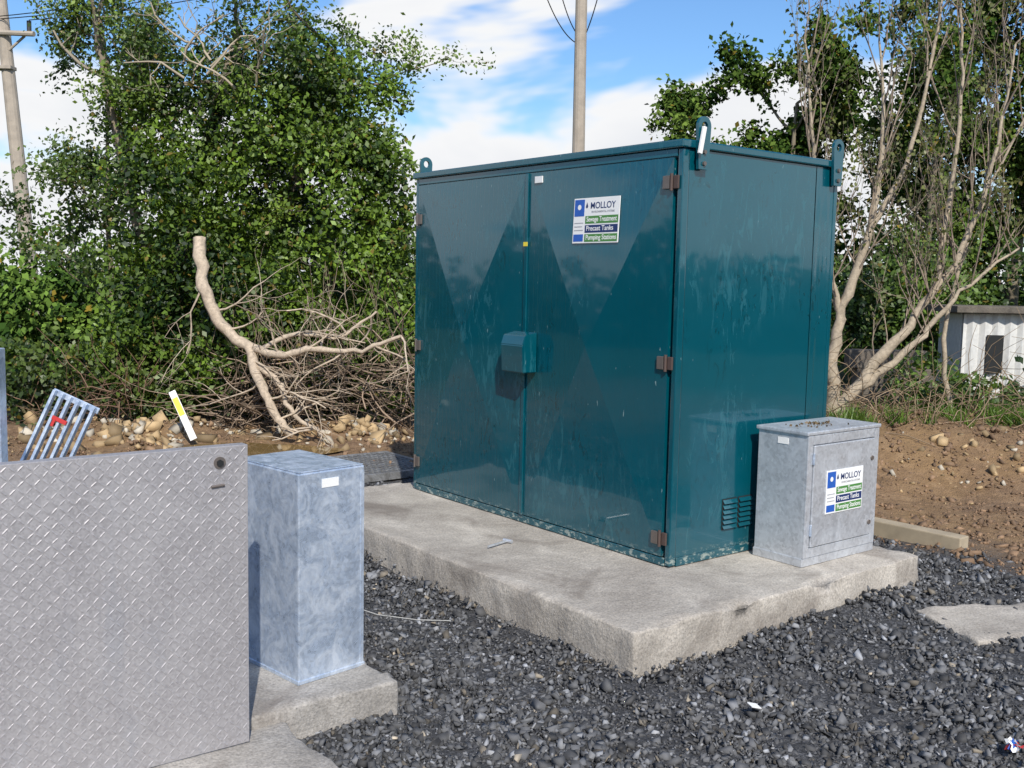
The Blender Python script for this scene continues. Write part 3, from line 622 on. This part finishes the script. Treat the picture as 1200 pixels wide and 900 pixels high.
airy("background_tree",(2.9,17.5,.3),3.7,.09,14000,(.2,0),ls=.10,L0=.40,mat=M_leaf2)
airy("background_tree",(7.2,15,.3),5.4,.10,24000,(.3,0),ls=.09,L0=.55,q0=3,mat=M_leaf2)
airy("background_tree",(5.8,14.2,.3),4.2,.08,18000,(-.1,0),ls=.08,L0=.5,q0=3,mat=M_leaf2)
airy("background_tree",(8.6,14,.3),5.2,.10,18000,(.2,0),ls=.09,L0=.5,mat=M_leaf2)
cl=[(x_,13.6+rng.normal(0,.4),1.0+rng.uniform(-.2,.5),.7,.5,rng.uniform(.6,1.2),1) for x_ in np.arange(2.2,10,.5)]+[(x_,11.3+rng.normal(0,.2),.55+(-.12 if 5.0<x_<6.0 else rng.uniform(-.05,.35)),.45,.4,(.35 if 5.0<x_<6.0 else rng.uniform(.4,.75)),1.3) for x_ in np.arange(4.5,8,.38)]+[(x_,14.2,2.2+rng.uniform(-.3,.6),.6,.5,rng.uniform(.5,.9),.7) for x_ in np.arange(5.2,9,.55)]
P=clump_pts(cl,58000,-.05,2.2,11); leaf_mesh("shrubs",P,.08,(.015,.038,.01),(.14,.23,.04),None,12)
RT=empty("bare_multistem_tree"); T3=Tubes(); tips=[]; bk=(.36,.30,.22)
RX=lambda px,py,y=10.35:((px-600)/1200*y,y,1.72+(340-py)/1200*y)
stems=[([RX(980,492),RX(972,420),RX(990,345),RX(1012,270),RX(1022,180),RX(1010,60)],.075),
 ([RX(984,488),RX(1005,455),RX(1040,410),RX(1075,360),RX(1120,300),RX(1150,200),RX(1165,60)],.07),
 ([RX(1000,462),RX(1050,425),RX(1085,385),RX(1130,330),RX(1185,290)],.045),
 ([RX(976,440),RX(985,380),RX(960,300),RX(940,180),RX(925,60)],.04),
 ([RX(1012,270),RX(1050,200),RX(1070,90),RX(1080,-20)],.03),
 ([RX(1090,340),RX(1100,240),RX(1110,120),RX(1100,0)],.035),
 ([RX(1120,500,10.8),RX(1100,400,10.8),RX(1130,250,10.8),RX(1190,120,10.8)],.03)]
for P,r0 in stems:
    Q=poly(T3,P,r0,.010,bk)
    for q in range(8,len(Q),1):
        grow(T3,Q[q],(rng.normal(0,.4),rng.normal(0,.3),rng.uniform(.6,1.1)),rng.uniform(.5,1.1),.010,2,(.25,.20,.15),tips,.14,.10,3,.36)
T3.build("stems_and_twigs",M_bark,RT)
tp=np.array(tips); P=tp[rng.integers(0,len(tp),4500)]+rng.normal(0,.05,(4500,3)); leaf_mesh("sparse_leaves",P,.05,(.05,.06,.02),(.18,.20,.05),RT,3)
BR=Tubes()
for q in range(240):
    x_=rng.uniform(2.6,7); y_=rng.uniform(9.6,10.9); P,_=wobble((x_,y_,float(hgt(x_,y_))),(rng.normal(0,.6),rng.normal(-.2,.4),1),rng.uniform(.4,1.4),7,.2,-.1); BR.add(P,np.linspace(.006,.002,8),np.array((.28,.21,.14))*rng.uniform(.5,1.4),4)
BR.build("bramble_stems",M_twig)
n=9000; x=rng.uniform(3.0,7.5,n); y=9.75+np.abs(rng.normal(0,.5,n)); k=sinnoise(np.stack([x,y,x*0],-1),3,4)>-.15; x=x[k];y=y[k];n=len(x)
b0=np.stack([x,y,hgt(x,y)-.01],-1); d=np.stack([rng.normal(0,.5,n),rng.normal(0,.5,n),np.ones(n)],-1); hh=rng.uniform(.05,.2,n)[:,None]; sd=unit(n); sd[:,2]=0; sd*=.008
V=np.stack([b0-sd,b0+sd,b0+d*hh+sd*.2,b0+d*hh-sd*.2],1).reshape(-1,3)
C_=np.array([.11,.19,.03])*rng.uniform(.5,1.5,(n,1)); mesh_np("grass",V,np.arange(4*n).reshape(n,4),[M_leaf],np.repeat(C_,4,axis=0))
M_wall=concrete_mat("old_blockwork",(.07,.06,.05),(.18,.16,.13))
Wl=empty("block_wall"); 
for row in range(3):
    for q in range(2):
        xx=3.95+q*.46+(row%2)*.1; box("block",(xx,12.0,.35+row*.22),(xx+.452,12.2,.35+row*.22+.214),M_wall,Wl,.01)
Sh=empty("shed"); M_sheet=simple("corrugated_sheet_pale",(.62,.62,.60),.6,.1)
bm=bmesh.new(); nx=50; lo=[];up_=[]
for q in range(nx+1):
    yy=12.2+.025*sin(q*pi/1.5); lo.append(bm.verts.new((5.35+q*.05,yy,.2))); up_.append(bm.verts.new((5.35+q*.05,yy,1.45)))
for q in range(nx): bm.faces.new((lo[q],lo[q+1],up_[q+1],up_[q]))
bm_obj("front_wall",bm,M_sheet,Sh); box("roof",(5.2,12.05,1.46),(8.0,13.0,1.54),M_wall,Sh,.01); box("side_wall",(5.35,12.26,.2),(5.42,12.9,1.45),M_sheet,Sh,.01); box("back_wall",(5.44,12.8,.2),(7.8,12.9,1.45),M_wall,Sh,.01); box("window_opening",(5.62,12.155,.75),(5.82,12.17,1.2),M_dark,Sh,.003)

# ---------------- sky, sun, camera ----------------
w=bpy.data.worlds.new("World"); scene.world=w; w.use_nodes=True; nt=w.node_tree
bg=nt.nodes["Background"]; sky=nt.nodes.new("ShaderNodeTexSky"); sky.sky_type='NISHITA'; sky.sun_disc=False
SE=radians(40); hd=Vector((.18,-1,0)).normalized()
sky.sun_elevation=SE; sky.sun_rotation=atan2(hd.x,hd.y); sky.air_density=1.2; sky.ozone_density=2.2; sky.dust_density=.3
tc=N(nt,"ShaderNodeTexCoord"); mp=N(nt,"ShaderNodeMapping"); mp.inputs["Scale"].default_value=(1,1,2.4); mp.inputs["Location"].default_value=(.75,.2,.1); L(nt,tc.outputs["Generated"],mp.inputs[0])
cn=noise_n(nt,2.4,5,.55,mp.outputs[0],.2)
sz_=N(nt,"ShaderNodeSeparateXYZ"); L(nt,tc.outputs["Generated"],sz_.inputs[0])
mr=N(nt,"ShaderNodeMapRange"); L(nt,sz_.outputs[2],mr.inputs[0]); mr.inputs[1].default_value=.02; mr.inputs[2].default_value=.30; mr.inputs[3].default_value=.20; mr.inputs[4].default_value=-.04
ad=N(nt,"ShaderNodeMath",operation='ADD'); L(nt,cn,ad.inputs[0]); L(nt,mr.outputs[0],ad.inputs[1])
cr=ramp(nt,ad.outputs[0],[(.51,0.),(.59,1.)]); cr.color_ramp.interpolation='EASE'
shade=ramp(nt,ad.outputs[0],[(.52,(8.6,8.6,8.6)),(.75,(7.0,7.2,7.6))])
skb=mix(nt,1.,sky.outputs[0],(.72,.98,1.3),'MULTIPLY')
L(nt,mix(nt,cr.outputs[0],skb,shade.outputs[0]),bg.inputs[0]); bg.inputs[1].default_value=.115
sl=bpy.data.lights.new("sun",'SUN'); sl.energy=5.0; sl.angle=radians(.6); sl.color=(1,.94,.85)
so=bpy.data.objects.new("sun",sl); COL.objects.link(so)
ds=Vector((hd.x*cos(SE),hd.y*cos(SE),sin(SE))); so.rotation_euler=ds.to_track_quat('Z','Y').to_euler(); so.location=(3,-5,10)
cam=bpy.data.cameras.new("camera"); co_=bpy.data.objects.new("camera",cam); COL.objects.link(co_); scene.camera=co_
pt,rl=.0996,.0196
Fw=Vector((0,cos(pt),-sin(pt)));U0=Vector((0,sin(pt),cos(pt)));R0=Vector((1,0,0))
R_=R0*cos(rl)+U0*sin(rl); U_=-R0*sin(rl)+U0*cos(rl)
Mx=Matrix((R_,U_,-Fw)).transposed().to_4x4(); Mx.translation=(0,0,1.7208); co_.matrix_world=Mx
cam.sensor_width=36; cam.lens=36.04; cam.clip_start=.05; cam.clip_end=3000
scene.view_settings.view_transform='Standard'; scene.view_settings.look='None'; scene.view_settings.exposure=0
